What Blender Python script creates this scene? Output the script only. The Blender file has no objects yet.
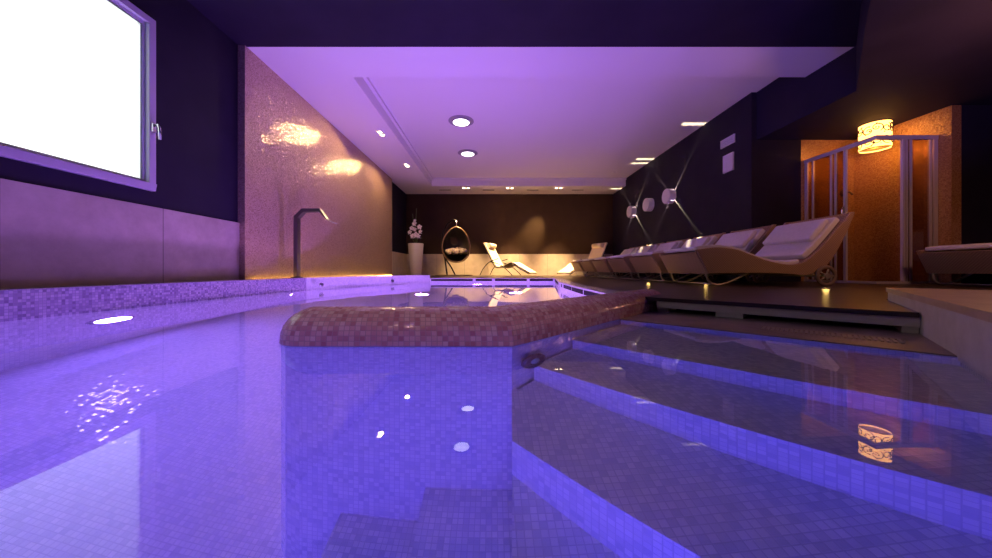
import bpy, bmesh, math, random
from mathutils import Vector, Matrix
random.seed(7)
PI = math.pi
sc = bpy.context.scene
COL = sc.collection

# ------------------------------------------------------------------ camera, world, exposure
CAMZ = 0.27                                    # water surface is z = 0
cam_d = bpy.data.cameras.new('camera')
cam_d.sensor_width = 36.0
cam_d.lens = 36.0 * 320 / 992
cam_d.shift_x = 4 / 992
cam_d.shift_y = -9 / 992
cam_d.clip_start = 0.02
cam = bpy.data.objects.new('camera', cam_d)
COL.objects.link(cam)
cam.location = (0, 0, CAMZ)
cam.rotation_euler = (PI / 2, 0, 0)
sc.camera = cam
sc.view_settings.view_transform = 'Standard'
sc.view_settings.look = 'None'
sc.view_settings.gamma = 1
sc.view_settings.exposure = 0.0
sc.cycles.max_bounces = 10
sc.cycles.diffuse_bounces = 5
sc.cycles.glossy_bounces = 5
sc.cycles.transmission_bounces = 6
sc.cycles.caustics_reflective = False
sc.cycles.caustics_refractive = True
sc.cycles.sample_clamp_indirect = 8.0
sc.cycles.use_denoising = True
w = bpy.data.worlds.new('world')
sc.world = w
w.use_nodes = True
w.node_tree.nodes['Background'].inputs[0].default_value = (0.01, 0.008, 0.02, 1)
w.node_tree.nodes['Background'].inputs[1].default_value = 1.0

def AB(a, b):
    """45 degree frame of the entry stairs -> plan point"""
    return ((a + b) / math.sqrt(2), (a - b) / math.sqrt(2))
VIOLET = (0.25, 0.14, 1.0)
WARM = (1.0, 0.62, 0.28)

def light(name, kind, loc, power, color, target=None, caustic=False, **kw):
    d = bpy.data.lights.new(name, kind)
    d.energy = power
    d.color = color
    for k, v in kw.items():
        setattr(d, k, v)
    o = bpy.data.objects.new(name, d)
    COL.objects.link(o)
    o.location = loc
    if target is not None:
        o.rotation_euler = (Vector(target) - Vector(loc)).to_track_quat('-Z', 'Y').to_euler()
    if caustic: d.cycles.is_caustics_light = True
    return o

BLUE = (0.11, 0.075, 1.0)
PURPLE = (0.44, 0.18, 0.92)
POOL_LAMPS_AND_FILLS = [   # position in the pool shell, aim, power, colour; unseen fill lamps among them
    ((-2.53, 2.14, -0.56), (0.0, 1.9, -0.75), 42, (0.24, 0.14, 1.0)),
    ((-2.50, 4.05, -0.50), (0.5, 4.2, -0.6), 26, (0.7, 0.45, 1.0)),
    ((-1.60, -2.12, -0.55), (-1.3, 2.0, -0.8), 34, BLUE),
    ((-0.95, -2.12, -0.55), (-0.3, 1.5, -0.7), 62, BLUE),
    ((-0.50, -2.12, -0.40), (1.1, 1.2, -0.4), 100, BLUE),
    ((AB(-0.25, 0.29)[0], AB(-0.25, 0.29)[1], -0.14), (AB(1.1, -0.3)[0], AB(1.1, -0.3)[1], -0.45), 9, BLUE),  # unseen side lamp added to brighten the step treads
    ((0.80, 3.40, -0.50), (-2.0, 3.6, -0.6), 9, PURPLE),
    ((-0.30, 6.58, -0.50), (-0.3, 3.0, -0.6), 9, PURPLE),
    ((-1.70, 3.00, -1.34), (-1.7, 3.0, 0), 30, PURPLE),  # this and the next rows: unseen floor uplights added to brighten the ceiling
    ((-0.20, 3.20, -1.34), (-0.2, 3.2, 0), 38, PURPLE),
    ((-1.10, 5.00, -1.34), (-1.1, 5.0, 0), 38, PURPLE),
    ((0.40, 5.30, -1.34), (0.4, 5.3, 0), 30, PURPLE),
]
for i, (p, t, e, c) in enumerate(POOL_LAMPS_AND_FILLS):
    light('underwater_lamp_and_fill', 'AREA', p, e, c, t, True, shape='DISK', size=0.2)

# warm lamp over the deck, to the right of the frame
light('deck_lamp_light', 'POINT', (4.05, 2.28, 1.65), 32, (1.0, 0.42, 0.27), shadow_soft_size=0.12)

light('near_ceiling_spot_light', 'SPOT', (-0.3, -0.9, 2.76), 85, (1.0, 0.58, 0.56), (-0.2, 1.25, 0.1), spot_size=math.radians(36), spot_blend=0.8, shadow_soft_size=0.04)

# ------------------------------------------------------------------ mesh helpers
class MB:
    def __init__(s):
        s.v, s.f, s.uv, s.sm = [], [], [], []
    def face(s, pts, uvs=None, smooth=False):
        n = len(s.v)
        s.v += [tuple(p) for p in pts]
        s.f.append(tuple(range(n, n + len(pts))))
        s.uv.append(uvs)
        s.sm.append(smooth)
    def grid(s, rows, cu=False, cv=False, smooth=True, uv=None, skip=None):
        n = len(s.v); R = len(rows); C = len(rows[0])
        for r in rows:
            s.v += [tuple(p) for p in r]
        for i in range(R if cv else R - 1):
            for j in range(C if cu else C - 1):
                i2, j2 = (i + 1) % R, (j + 1) % C
                q = (n + i * C + j, n + i * C + j2, n + i2 * C + j2, n + i2 * C + j)
                if skip:
                    c = sum((Vector(s.v[k]) for k in q), Vector()) / 4
                    if skip(c):
                        continue
                s.f.append(q)
                s.uv.append([uv(i, j), uv(i, j + 1), uv(i + 1, j + 1), uv(i + 1, j)] if uv else None)
                s.sm.append(smooth)
        return s
    def box(s, a, b):
        (x0, y0, z0), (x1, y1, z1) = a, b
        return s.prism([(x0, y0), (x1, y0), (x1, y1), (x0, y1)], z0, z1)
    def prism(s, pl, z0, z1, m=None):
        n = len(pl)
        T = (lambda p: m @ Vector(p)) if m else (lambda p: p)
        s.face([T((x, y, z1)) for x, y in pl])
        s.face([T((x, y, z0)) for x, y in reversed(pl)])
        for i in range(n):
            a, b = pl[i], pl[(i + 1) % n]
            s.face([T((a[0], a[1], z0)), T((b[0], b[1], z0)), T((b[0], b[1], z1)), T((a[0], a[1], z1))])
        return s
    def side(s, prof, y0, y1, smooth=False):
        """closed profile in x,z pushed from y0 to y1"""
        n = len(prof)
        s.face([(x, y0, z) for x, z in prof])
        s.face([(x, y1, z) for x, z in reversed(prof)])
        L = 0
        for i in range(n):
            a, b = prof[i], prof[(i + 1) % n]
            d = math.hypot(b[0] - a[0], b[1] - a[1])
            s.face([(a[0], y0, a[1]), (a[0], y1, a[1]), (b[0], y1, b[1]), (b[0], y0, b[1])],
                   [(L, 0), (L, y1 - y0), (L + d, y1 - y0), (L + d, 0)], smooth)
            L += d
        return s
    def tube(s, pts, r, n=8, closed=False, cap=True, flat=None):
        pts = [Vector(p) for p in pts]
        rr = r if isinstance(r, (list, tuple)) else [r] * len(pts)
        rows = []
        up = None
        for i, p in enumerate(pts):
            if closed:
                t = pts[(i + 1) % len(pts)] - pts[i - 1]
            else:
                t = pts[min(i + 1, len(pts) - 1)] - pts[max(i - 1, 0)]
            t.normalize()
            if up is None:
                up = Vector((0, 0, 1)) if abs(t.z) < 0.9 else Vector((0, 1, 0))
            u = (up - t * up.dot(t)).normalized()
            up = u
            w_ = t.cross(u)
            f = flat or (1, 1)
            rows.append([p + (u * math.cos(2 * PI * k / n) * f[0] + w_ * math.sin(2 * PI * k / n) * f[1]) * rr[i] for k in range(n)])
        s.grid(rows, cu=True, cv=closed)
        if cap and not closed:
            s.face(rows[0][::-1]); s.face(rows[-1])
        return s
    def lathe(s, prof, c=(0, 0, 0), n=28, m=None, smooth=True):
        """profile of (radius, height) around z; m is an optional 4x4 or 3x3 matrix"""
        rows = []
        for r, h in prof:
            row = []
            for k in range(n):
                p = Vector((r * math.cos(2 * PI * k / n), r * math.sin(2 * PI * k / n), h))
                if m:
                    p = m @ p
                row.append(p + Vector(c))
            rows.append(row)
        return s.grid(rows, cu=True, smooth=smooth)
    def ball(s, c, r, n=12, sc=(1, 1, 1)):
        rows = []
        for i in range(n // 2 + 1):
            a = PI * i / (n // 2)
            rows.append([(c[0] + sc[0] * r * math.sin(a) * math.cos(2 * PI * k / n), c[1] + sc[1] * r * math.sin(a) * math.sin(2 * PI * k / n), c[2] - sc[2] * r * math.cos(a)) for k in range(n)])
        return s.grid(rows, cu=True)
    def build(s, name, mat, parent=None, bevel=0, loc=None, seg=2):
        me = bpy.data.meshes.new(name)
        me.from_pydata(s.v, [], s.f)
        uvl = me.uv_layers.new(name='UVMap')
        for p, uv, sm in zip(me.polygons, s.uv, s.sm):
            p.use_smooth = sm
            n = p.normal
            for k, li in enumerate(p.loop_indices):
                if uv:
                    uvl.data[li].uv = uv[k]
                else:
                    co = Vector(s.v[me.loops[li].vertex_index])
                    if abs(n.z) > 0.7:
                        uvl.data[li].uv = (co.x, co.y)
                    else:
                        t = Vector((-n.y, n.x, 0)).normalized()
                        uvl.data[li].uv = (co.dot(t), co.z)
        bm = bmesh.new(); bm.from_mesh(me)
        bmesh.ops.remove_doubles(bm, verts=bm.verts, dist=1e-5)
        bmesh.ops.recalc_face_normals(bm, faces=bm.faces)
        bm.to_mesh(me); bm.free()
        me.materials.append(mat)
        o = bpy.data.objects.new(name, me)
        COL.objects.link(o)
        if parent: o.parent = parent
        if loc: o.location = loc
        if bevel:
            b = o.modifiers.new('bevel', 'BEVEL'); b.width = bevel; b.segments = seg; b.limit_method = 'ANGLE'
        return o

def tag(o, label=None, cat=None, group=None, kind=None):
    if label: o['label'] = label
    if cat: o['category'] = cat
    if group: o['group'] = group
    if kind: o['kind'] = kind
    return o

def thing(name, label, cat, loc=(0, 0, 0), rz=0, group=None):
    o = bpy.data.objects.new(name, None)
    COL.objects.link(o)
    o.location = loc; o.rotation_euler = (0, 0, rz)
    o.empty_display_size = 0.1
    return tag(o, label, cat, group)

def struct(name, mb, m, label, cat, bevel=0, parent=None):
    o = mb.build(name, m, parent, bevel)
    return tag(o, label, cat, None, 'structure')

def copy_tree(o, parent=None):
    c = o.copy(); COL.objects.link(c)
    if parent: c.parent = parent
    for ch in list(o.children):
        copy_tree(ch, c)
    return c

# ------------------------------------------------------------------ materials
class NT:
    def __init__(s, name):
        s.m = bpy.data.materials.new(name); s.m.use_nodes = True
        s.t = s.m.node_tree; s.t.nodes.clear()
        s.out = s.t.nodes.new('ShaderNodeOutputMaterial')
    def n(s, typ, ins=None, **props):
        nd = s.t.nodes.new(typ)
        for k, v in props.items(): setattr(nd, k, v)
        for k, v in (ins or {}).items():
            if isinstance(v, bpy.types.NodeSocket): s.t.links.new(v, nd.inputs[k])
            else: nd.inputs[k].default_value = v
        return nd
    def surf(s, sock):
        s.t.links.new(sock, s.out.inputs['Surface']); return s.m

def c4(c): return (c[0], c[1], c[2], 1)

def plain(name, col, rough=0.5, metal=0.0, spec=0.5, noise=0.0, nscale=20, bump=0.0, coat=0.0):
    t = NT(name)
    b = t.n('ShaderNodeBsdfPrincipled', {'Base Color': c4(col), 'Roughness': rough, 'Metallic': metal, 'Specular IOR Level': spec, 'Coat Weight': coat})
    if noise or bump:
        tc = t.n('ShaderNodeTexCoord')
        nz = t.n('ShaderNodeTexNoise', {'Vector': tc.outputs['Object'], 'Scale': nscale, 'Detail': 5.0})
        if noise:
            r = t.n('ShaderNodeMapRange', {'Value': nz.outputs['Fac'], 'From Min': 0.3, 'From Max': 0.7, 'To Min': 1 - noise, 'To Max': 1 + noise})
            mx = t.n('ShaderNodeVectorMath', {0: col, 1: r.outputs['Result']}, operation='MULTIPLY')
            t.t.links.new(mx.outputs[0], b.inputs['Base Color'])
        if bump:
            bp = t.n('ShaderNodeBump', {'Height': nz.outputs['Fac'], 'Strength': bump, 'Distance': 0.01})
            t.t.links.new(bp.outputs[0], b.inputs['Normal'])
    return t.surf(b.outputs[0])

def emit(name, col, s):
    t = NT(name)
    return t.surf(t.n('ShaderNodeEmission', {'Color': c4(col), 'Strength': s}).outputs[0])

def mosaic(name, cols, size, grout, gw=0.09, rough=0.2, tilt=0.06, metal=0.0, spec=0.5, fine=0.0):
    """square glass tiles from the UV map (metres): random colour and a slight random tilt for every tile"""
    t = NT(name)
    uv = t.n('ShaderNodeTexCoord').outputs['UV']
    sv = t.n('ShaderNodeVectorMath', {0: uv, 1: (1 / size, 1 / size, 0)}, operation='MULTIPLY').outputs[0]
    cell = t.n('ShaderNodeVectorMath', {0: sv}, operation='FLOOR').outputs[0]
    fr = t.n('ShaderNodeVectorMath', {0: sv}, operation='FRACTION').outputs[0]
    ctr = t.n('ShaderNodeVectorMath', {0: fr, 1: (0.5, 0.5, 0.0)}, operation='SUBTRACT').outputs[0]
    ab = t.n('ShaderNodeVectorMath', {0: ctr}, operation='ABSOLUTE').outputs[0]
    sp = t.n('ShaderNodeSeparateXYZ', {0: ab})
    mxx = t.n('ShaderNodeMath', {0: sp.outputs[0], 1: sp.outputs[1]}, operation='MAXIMUM').outputs[0]
    mask = t.n('ShaderNodeMapRange', {'Value': mxx, 'From Min': 0.5 - gw, 'From Max': 0.5 - gw * 0.5}).outputs[0]
    wn = t.n('ShaderNodeTexWhiteNoise', {'Vector': cell}, noise_dimensions='3D')
    ramp = t.n('ShaderNodeValToRGB', {'Fac': wn.outputs['Value']})
    el = ramp.color_ramp.elements
    while len(el) < len(cols): el.new(0.5)
    for i, c in enumerate(cols):
        el[i].position = i / max(1, len(cols) - 1); el[i].color = c4(c)
    mix = t.n('ShaderNodeMix', {'Factor': mask, 'A': ramp.outputs[0], 'B': c4(grout)}, data_type='RGBA')
    mix_in = [i for i in mix.inputs if i.type == 'RGBA']
    t.t.links.new(ramp.outputs[0], mix_in[0]); mix_in[1].default_value = c4(grout)
    colr = [o for o in mix.outputs if o.type == 'RGBA'][0]
    rnd = t.n('ShaderNodeVectorMath', {0: wn.outputs['Color'], 1: (0.5, 0.5, 0.5)}, operation='SUBTRACT').outputs[0]
    rs = t.n('ShaderNodeVectorMath', {0: rnd, 'Scale': tilt}, operation='SCALE').outputs[0]
    geo = t.n('ShaderNodeNewGeometry')
    nn = t.n('ShaderNodeVectorMath', {0: geo.outputs['Normal'], 1: rs}, operation='ADD').outputs[0]
    nn = t.n('ShaderNodeVectorMath', {0: nn}, operation='NORMALIZE').outputs[0]
    rg = t.n('ShaderNodeMapRange', {'Value': mask, 'To Min': rough, 'To Max': 0.7}).outputs[0]
    bp = t.n('ShaderNodeBump', {'Height': mask, 'Strength': 0.35, 'Distance': 0.002, 'Normal': nn}, invert=True)
    b = t.n('ShaderNodeBsdfPrincipled', {'Base Color': colr, 'Roughness': rg, 'Metallic': metal, 'Specular IOR Level': spec, 'Normal': bp.outputs[0]})
    return t.surf(b.outputs[0])

def planks(name, c1, c2, width, rough, axis=0, gap=0.03, coat=0.0):
    t = NT(name)
    uv = t.n('ShaderNodeTexCoord').outputs['UV']
    sp = t.n('ShaderNodeSeparateXYZ', {0: uv})
    u = t.n('ShaderNodeMath', {0: sp.outputs[axis], 1: 1 / width}, operation='MULTIPLY').outputs[0]
    fl = t.n('ShaderNodeMath', {0: u}, operation='FLOOR').outputs[0]
    fr = t.n('ShaderNodeMath', {0: u}, operation='FRACT').outputs[0]
    wn = t.n('ShaderNodeTexWhiteNoise', {'W': fl}, noise_dimensions='1D').outputs['Value']
    st = (60, 3, 1) if axis == 0 else (3, 60, 1)
    mp = t.n('ShaderNodeVectorMath', {0: uv, 1: st}, operation='MULTIPLY').outputs[0]
    nz = t.n('ShaderNodeTexNoise', {'Vector': mp, 'Scale': 1.0, 'Detail': 6.0}).outputs['Fac']
    f = t.n('ShaderNodeMath', {0: wn, 1: nz}, operation='ADD').outputs[0]
    f = t.n('ShaderNodeMath', {0: f, 1: 0.5}, operation='MULTIPLY').outputs[0]
    ramp = t.n('ShaderNodeValToRGB', {'Fac': f})
    ramp.color_ramp.elements[0].position = 0.25; ramp.color_ramp.elements[0].color = c4(c1)
    ramp.color_ramp.elements[1].position = 0.75; ramp.color_ramp.elements[1].color = c4(c2)
    g = t.n('ShaderNodeMath', {0: fr, 1: gap}, operation='GREATER_THAN').outputs[0]
    col = t.n('ShaderNodeVectorMath', {0: ramp.outputs[0], 1: g}, operation='MULTIPLY').outputs[0]
    bp = t.n('ShaderNodeBump', {'Height': g, 'Strength': 0.4, 'Distance': 0.004})
    b = t.n('ShaderNodeBsdfPrincipled', {'Base Color': col, 'Roughness': rough, 'Normal': bp.outputs[0], 'Coat Weight': coat})
    return t.surf(b.outputs[0])

def wicker(name, c1, c2, s=0.018):
    t = NT(name)
    uv = t.n('ShaderNodeTexCoord').outputs['UV']
    sv = t.n('ShaderNodeVectorMath', {0: uv, 1: (1 / s, 1 / s, 0)}, operation='MULTIPLY').outputs[0]
    sp = t.n('ShaderNodeSeparateXYZ', {0: sv})
    def sinp(x): return t.n('ShaderNodeMath', {0: t.n('ShaderNodeMath', {0: x, 1: PI}, operation='MULTIPLY').outputs[0]}, operation='SINE').outputs[0]
    p = t.n('ShaderNodeMath', {0: sinp(sp.outputs[0]), 1: sinp(sp.outputs[1])}, operation='MULTIPLY').outputs[0]
    h = t.n('ShaderNodeMapRange', {'Value': p, 'From Min': -1.0, 'From Max': 1.0}).outputs[0]
    ramp = t.n('ShaderNodeValToRGB', {'Fac': h})
    ramp.color_ramp.elements[0].color = c4(c1); ramp.color_ramp.elements[1].color = c4(c2)
    bp = t.n('ShaderNodeBump', {'Height': h, 'Strength': 0.5, 'Distance': 0.004})
    b = t.n('ShaderNodeBsdfPrincipled', {'Base Color': ramp.outputs[0], 'Roughness': 0.55, 'Normal': bp.outputs[0]})
    return t.surf(b.outputs[0])

def slabs(name, c1, c2, width, joint, scale=3.0, rough=0.5):
    """stone panels with thin vertical joints"""
    t = NT(name)
    tc = t.n('ShaderNodeTexCoord')
    sp = t.n('ShaderNodeSeparateXYZ', {0: tc.outputs['UV']})
    u = t.n('ShaderNodeMath', {0: sp.outputs[0], 1: 1 / width}, operation='MULTIPLY').outputs[0]
    fr = t.n('ShaderNodeMath', {0: u}, operation='FRACT').outputs[0]
    g = t.n('ShaderNodeMath', {0: fr, 1: joint / width}, operation='GREATER_THAN').outputs[0]
    g2 = t.n('ShaderNodeMapRange', {'Value': g, 'To Min': 0.45, 'To Max': 1.0}).outputs[0]
    nz = t.n('ShaderNodeTexNoise', {'Vector': tc.outputs['Object'], 'Scale': scale, 'Detail': 8.0, 'Roughness': 0.65}).outputs['Fac']
    ramp = t.n('ShaderNodeValToRGB', {'Fac': nz})
    ramp.color_ramp.elements[0].position = 0.3; ramp.color_ramp.elements[0].color = c4(c1)
    ramp.color_ramp.elements[1].position = 0.7; ramp.color_ramp.elements[1].color = c4(c2)
    col = t.n('ShaderNodeVectorMath', {0: ramp.outputs[0], 1: g2}, operation='MULTIPLY').outputs[0]
    bp = t.n('ShaderNodeBump', {'Height': nz, 'Strength': 0.15, 'Distance': 0.01})
    b = t.n('ShaderNodeBsdfPrincipled', {'Base Color': col, 'Roughness': rough, 'Normal': bp.outputs[0]})
    return t.surf(b.outputs[0])

def water_mat():
    t = NT('pool_water')
    tc = t.n('ShaderNodeTexCoord')
    nz = t.n('ShaderNodeTexNoise', {'Vector': tc.outputs['Object'], 'Scale': 2.2, 'Detail': 2.0})
    bp = t.n('ShaderNodeBump', {'Height': nz.outputs['Fac'], 'Strength': 0.05, 'Distance': 0.02})
    g = t.n('ShaderNodeBsdfGlass', {'Color': (0.97, 0.97, 1, 1), 'Roughness': 0.0, 'IOR': 1.33, 'Normal': bp.outputs[0]})
    return t.surf(g.outputs[0])

def glass_mat(name, tint, rough=0.0, fac=0.9):
    """thin sheet glass: passes light straight, reflects at grazing angles"""
    t = NT(name)
    fr = t.n('ShaderNodeFresnel', {'IOR': 1.45})
    tr = t.n('ShaderNodeBsdfTransparent', {'Color': c4(tint)})
    gl = t.n('ShaderNodeBsdfGlossy', {'Color': (1, 1, 1, 1), 'Roughness': rough})
    bf = t.n('ShaderNodeMath', {0: 1.0, 1: t.n('ShaderNodeNewGeometry').outputs['Backfacing']}, operation='SUBTRACT')
    fm = t.n('ShaderNodeMath', {0: fr.outputs[0], 1: bf.outputs[0]}, operation='MULTIPLY')
    mx = t.n('ShaderNodeMixShader', {0: fm.outputs[0], 1: tr.outputs[0], 2: gl.outputs[0]})
    return t.surf(mx.outputs[0])

M = {}
M['dark'] = plain('dark_charcoal_paint', (0.020, 0.015, 0.034), 0.7, 0.0, 0.12, noise=0.12, nscale=3)
M['brown'] = plain('dark_brown_paint', (0.052, 0.030, 0.020), 0.7, 0.0, 0.15, noise=0.12, nscale=3)
M['white'] = plain('white_ceiling_paint', (0.80, 0.77, 0.78), 0.7)
M['tile'] = mosaic('pale_glass_mosaic', [(0.62, 0.62, 0.70), (0.76, 0.75, 0.80), (0.84, 0.83, 0.86)], 0.018, (0.58, 0.57, 0.64), rough=0.16, tilt=0.08)
M['tilef'] = mosaic('pale_floor_mosaic', [(0.64, 0.63, 0.70), (0.76, 0.75, 0.80), (0.82, 0.80, 0.84)], 0.018, (0.52, 0.50, 0.58), rough=0.10, tilt=0.14, spec=1.0)
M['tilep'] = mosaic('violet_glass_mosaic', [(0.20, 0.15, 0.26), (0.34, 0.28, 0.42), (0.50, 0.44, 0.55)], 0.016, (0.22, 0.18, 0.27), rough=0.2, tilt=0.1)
M['tiler'] = mosaic('wine_red_glass_mosaic', [(0.56, 0.24, 0.30), (0.74, 0.42, 0.46), (0.84, 0.62, 0.64)], 0.018, (0.50, 0.30, 0.34), rough=0.14, tilt=0.10, spec=0.6)
M['gold'] = mosaic('gold_glass_mosaic', [(0.40, 0.24, 0.16), (0.58, 0.38, 0.26), (0.70, 0.50, 0.36)], 0.012, (0.38, 0.26, 0.20), rough=0.16, tilt=0.21, spec=0.9, metal=0.3)
M['amber'] = mosaic('amber_glass_mosaic', [(0.45, 0.20, 0.06), (0.62, 0.31, 0.10), (0.74, 0.42, 0.15)], 0.013, (0.26, 0.12, 0.05), rough=0.22, tilt=0.25, spec=0.8, metal=0.2)
M['stone'] = slabs('beige_travertine_panels', (0.36, 0.29, 0.23), (0.54, 0.46, 0.38), 0.92, 0.008)
M['stone_lit'] = slabs('cream_travertine_lit_copy', (0.56, 0.46, 0.34), (0.74, 0.64, 0.50), 0.92, 0.008)  # same wainscot stone, lightened to paint in the brighter far end
M['rim'] = slabs('brown_beige_stone', (0.24, 0.17, 0.13), (0.36, 0.27, 0.21), 0.6, 0.004, scale=7, rough=0.4)
M['block'] = slabs('pale_grey_stone', (0.50, 0.44, 0.42), (0.66, 0.60, 0.58), 1.4, 0.003, scale=9, rough=0.5)
M['blocktop'] = slabs('tan_stone_cap', (0.40, 0.26, 0.18), (0.54, 0.38, 0.28), 1.4, 0.003, scale=9, rough=0.4)
M['deck'] = planks('dark_wenge_boards', (0.020, 0.011, 0.009), (0.050, 0.030, 0.024), 0.12, 0.30, axis=1)
M['fascia'] = planks('weathered_pale_board', (0.48, 0.39, 0.31), (0.74, 0.63, 0.53), 0.5, 0.6, axis=1, gap=0.0)
M['gapshade'] = plain('painted_gap_shade', (0.01, 0.008, 0.008), 0.9)  # near-black colour paints in the shade of slots and the deck gap
M['water'] = water_mat()
M['frame'] = plain('white_window_frame', (0.50, 0.46, 0.54), 0.35)
M['chrome'] = plain('brushed_chrome', (0.75, 0.74, 0.76), 0.22, 1.0)
M['steel'] = plain('dark_brushed_steel', (0.16, 0.14, 0.16), 0.35, 0.9)
M['black'] = plain('black_metal', (0.018, 0.014, 0.013), 0.4, 0.6)
M['bronze'] = plain('brown_bronze_metal', (0.22, 0.14, 0.08), 0.4, 0.6)
M['alum'] = plain('satin_aluminium', (0.72, 0.68, 0.72), 0.4, 0.25)
M['pane'] = emit('backlit_frosted_pane', (0.93, 1.0, 0.98), 1.5)
M['wick'] = wicker('tan_woven_wicker', (0.26, 0.15, 0.09), (0.52, 0.34, 0.22), 0.013)
M['wickd'] = wicker('dark_woven_wicker', (0.012, 0.009, 0.008), (0.06, 0.045, 0.04), 0.03)
M['pad'] = plain('white_cotton_pad', (0.78, 0.74, 0.76), 0.85, noise=0.05, nscale=30, bump=0.15)
M['cream'] = plain('cream_sling_fabric', (0.85, 0.74, 0.55), 0.8, noise=0.04, nscale=40)
M['legm'] = plain('pale_bent_metal', (0.55, 0.48, 0.42), 0.35, 0.6)
M['rubber'] = plain('brown_rubber', (0.22, 0.15, 0.12), 0.6)
M['china'] = plain('white_glazed_ceramic', (0.75, 0.70, 0.66), 0.25)
M['soil'] = plain('dark_bark_mulch', (0.09, 0.04, 0.03), 0.9, noise=0.4, nscale=60, bump=0.5)
M['petal'] = plain('pale_pink_petals', (0.86, 0.74, 0.78), 0.6)
M['stem'] = plain('olive_stem', (0.12, 0.14, 0.05), 0.6)
M['seat'] = plain('tufted_cream_fur', (0.80, 0.66, 0.45), 0.9, noise=0.35, nscale=28, bump=0.9)
M['lensw'] = emit('lit_pool_lens', (0.75, 0.65, 1.0), 12)
M['lensg'] = plain('green_glass_lens', (0.35, 0.55, 0.50), 0.08, 0.0, 1.0)
M['spotw'] = emit('warm_spot_bulb', (1.0, 0.72, 0.42), 22)
M['downw'] = emit('white_downlight_disc', (1.0, 0.93, 1.0), 5)
M['led'] = emit('warm_led_strip', (1.0, 0.55, 0.16), 25)
M['floorled'] = emit('warm_floor_spot', (1.0, 0.62, 0.15), 1.6)
M['ringm'] = plain('grey_metal_ring', (0.30, 0.27, 0.33), 0.4)
M['lampw'] = plain('white_lacquered_metal', (0.82, 0.80, 0.84), 0.4)
M['shade'] = emit('glowing_parchment_shade', (1.0, 0.42, 0.085), 6.5)
M['scroll'] = plain('dark_brown_scrollwork', (0.05, 0.02, 0.008), 0.6)
M['plastic'] = plain('white_plastic', (0.75, 0.72, 0.76), 0.4)
M['grillem'] = plain('beige_grille', (0.45, 0.36, 0.28), 0.5)
M['glass'] = glass_mat('bronze_tinted_shower_glass', (0.62, 0.50, 0.42), 0.05)

# ------------------------------------------------------------------ room shell
ZF, ZL, ZC, ZR, ZLOW = 0.095, 0.165, 2.80, 3.03, 2.29
XL, XM, XR, YB = -2.86, -2.78, 4.03, 10.67
YW = 4.97                                          # end of the right wall / back of the shower alcove
XA = 5.63                                          # alcove side wall

mb = MB().box((XL - 0.2, -3.0, -1.45), (XL, 0.95, 3.2)).box((XL - 0.2, 2.70, -1.45), (XL, YB, 3.2))
mb.box((XL - 0.2, 0.95, -1.45), (XL, 2.70, 0.93)).box((XL - 0.2, 0.95, 2.37), (XL, 2.70, 3.2))
struct('wall_left', mb, M['dark'], 'dark purple-lit wall on the left around the window', 'wall')
struct('wall_back', MB().box((XL - 0.2, YB, -0.1), (XR + 0.3, YB + 0.2, 3.2)), M['brown'], 'dark brown wall at the far end behind the chaises', 'wall')
struct('wall_right', MB().box((XR, YW, -0.1), (XR + 0.3, YB, 3.2)), M['dark'], 'dark wall on the right carrying the round lamps', 'wall')
struct('wall_front', MB().box((XL - 0.2, -3.2, -1.45), (8.4, -3.0, 3.2)), M['dark'], 'dark wall behind the viewpoint', 'wall')
mb = MB().box((8.2, -3.0, -0.1), (8.4, 3.92, 3.2)).box((XA + 0.12, 3.92, -0.1), (8.4, 4.1, 3.2))
struct('wall_side', mb, M['dark'], 'black wall right of the shower alcove', 'wall')
struct('wall_alcove', MB().box((XR + 0.3, YW, -0.1), (4.80, YW + 0.2, 3.2)), M['dark'], 'black strip of wall left of the shower', 'wall')
mb = MB().box((4.80, YW, -0.1), (XA + 0.12, YW + 0.2, 3.2)).box((XA, 3.92, -0.1), (XA + 0.12, YW, 3.2))
struct('wall_shower', mb, M['amber'], 'amber mosaic walls inside the shower corner', 'wall')

mb = MB().box((XL, 3.60, ZL - 0.2), (XM, 8.90, ZC))
struct('wall_mosaic', mb, M['gold'], 'sparkling gold mosaic panel on the left wall', 'mosaic wall')

# pale ceiling with a recessed field
mb = MB().prism([(XL, 3.63), (4.11, 3.63), (4.11, 4.2), (XL, 4.2)], ZC, ZR)
mb.box((XL, 4.2, ZC), (-1.82, YB, ZR)).box((-1.82, 9.64, ZC), (XR, YB, ZR))
mb.box((-1.82, 4.2, ZR - 0.05), (-1.77, 9.64, ZR)).box((-1.82, 9.59, ZR - 0.05), (XR, 9.64, ZR))
mb.box((XL, 3.63, ZR), (4.11, YB, ZR + 0.1))
struct('ceiling', mb, M['white'], 'pale purple-lit ceiling with a recessed field over the pool', 'ceiling')
mb = MB().box((XL, -3.0, ZC), (8.2, 3.63, ZC + 0.1))
struct('ceiling_near', mb, M['dark'], 'dark painted ceiling over the near pool', 'ceiling')
mb = MB().prism([(4.11, YW), (4.11, 3.61), (3.0, 2.56), (1.2, 0.76), (1.2, -3.0), (8.2, -3.0), (8.2, 3.92), (XA + 0.12, 3.92), (XA + 0.12, YW)], ZLOW, ZR)
struct('ceiling_bulkhead', mb, M['dark'], 'dark lowered ceiling over the deck and shower', 'ceiling')

# stone wainscot
mb = MB().box((XL, -3.0, ZF), (XL + 0.02, 3.60, 0.80))
struct('trim_left', mb, M['stone'], 'beige stone wainscot under the window', 'wainscot')
mb = MB().box((XL, 8.90, ZF), (XL + 0.02, YB, 0.80)).box((XL, YB - 0.02, ZF), (XR, YB, 0.80))
struct('trim_back', mb, M['stone_lit'], 'pale stone wainscot along the far wall, brightness partly painted in', 'wainscot')

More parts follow.
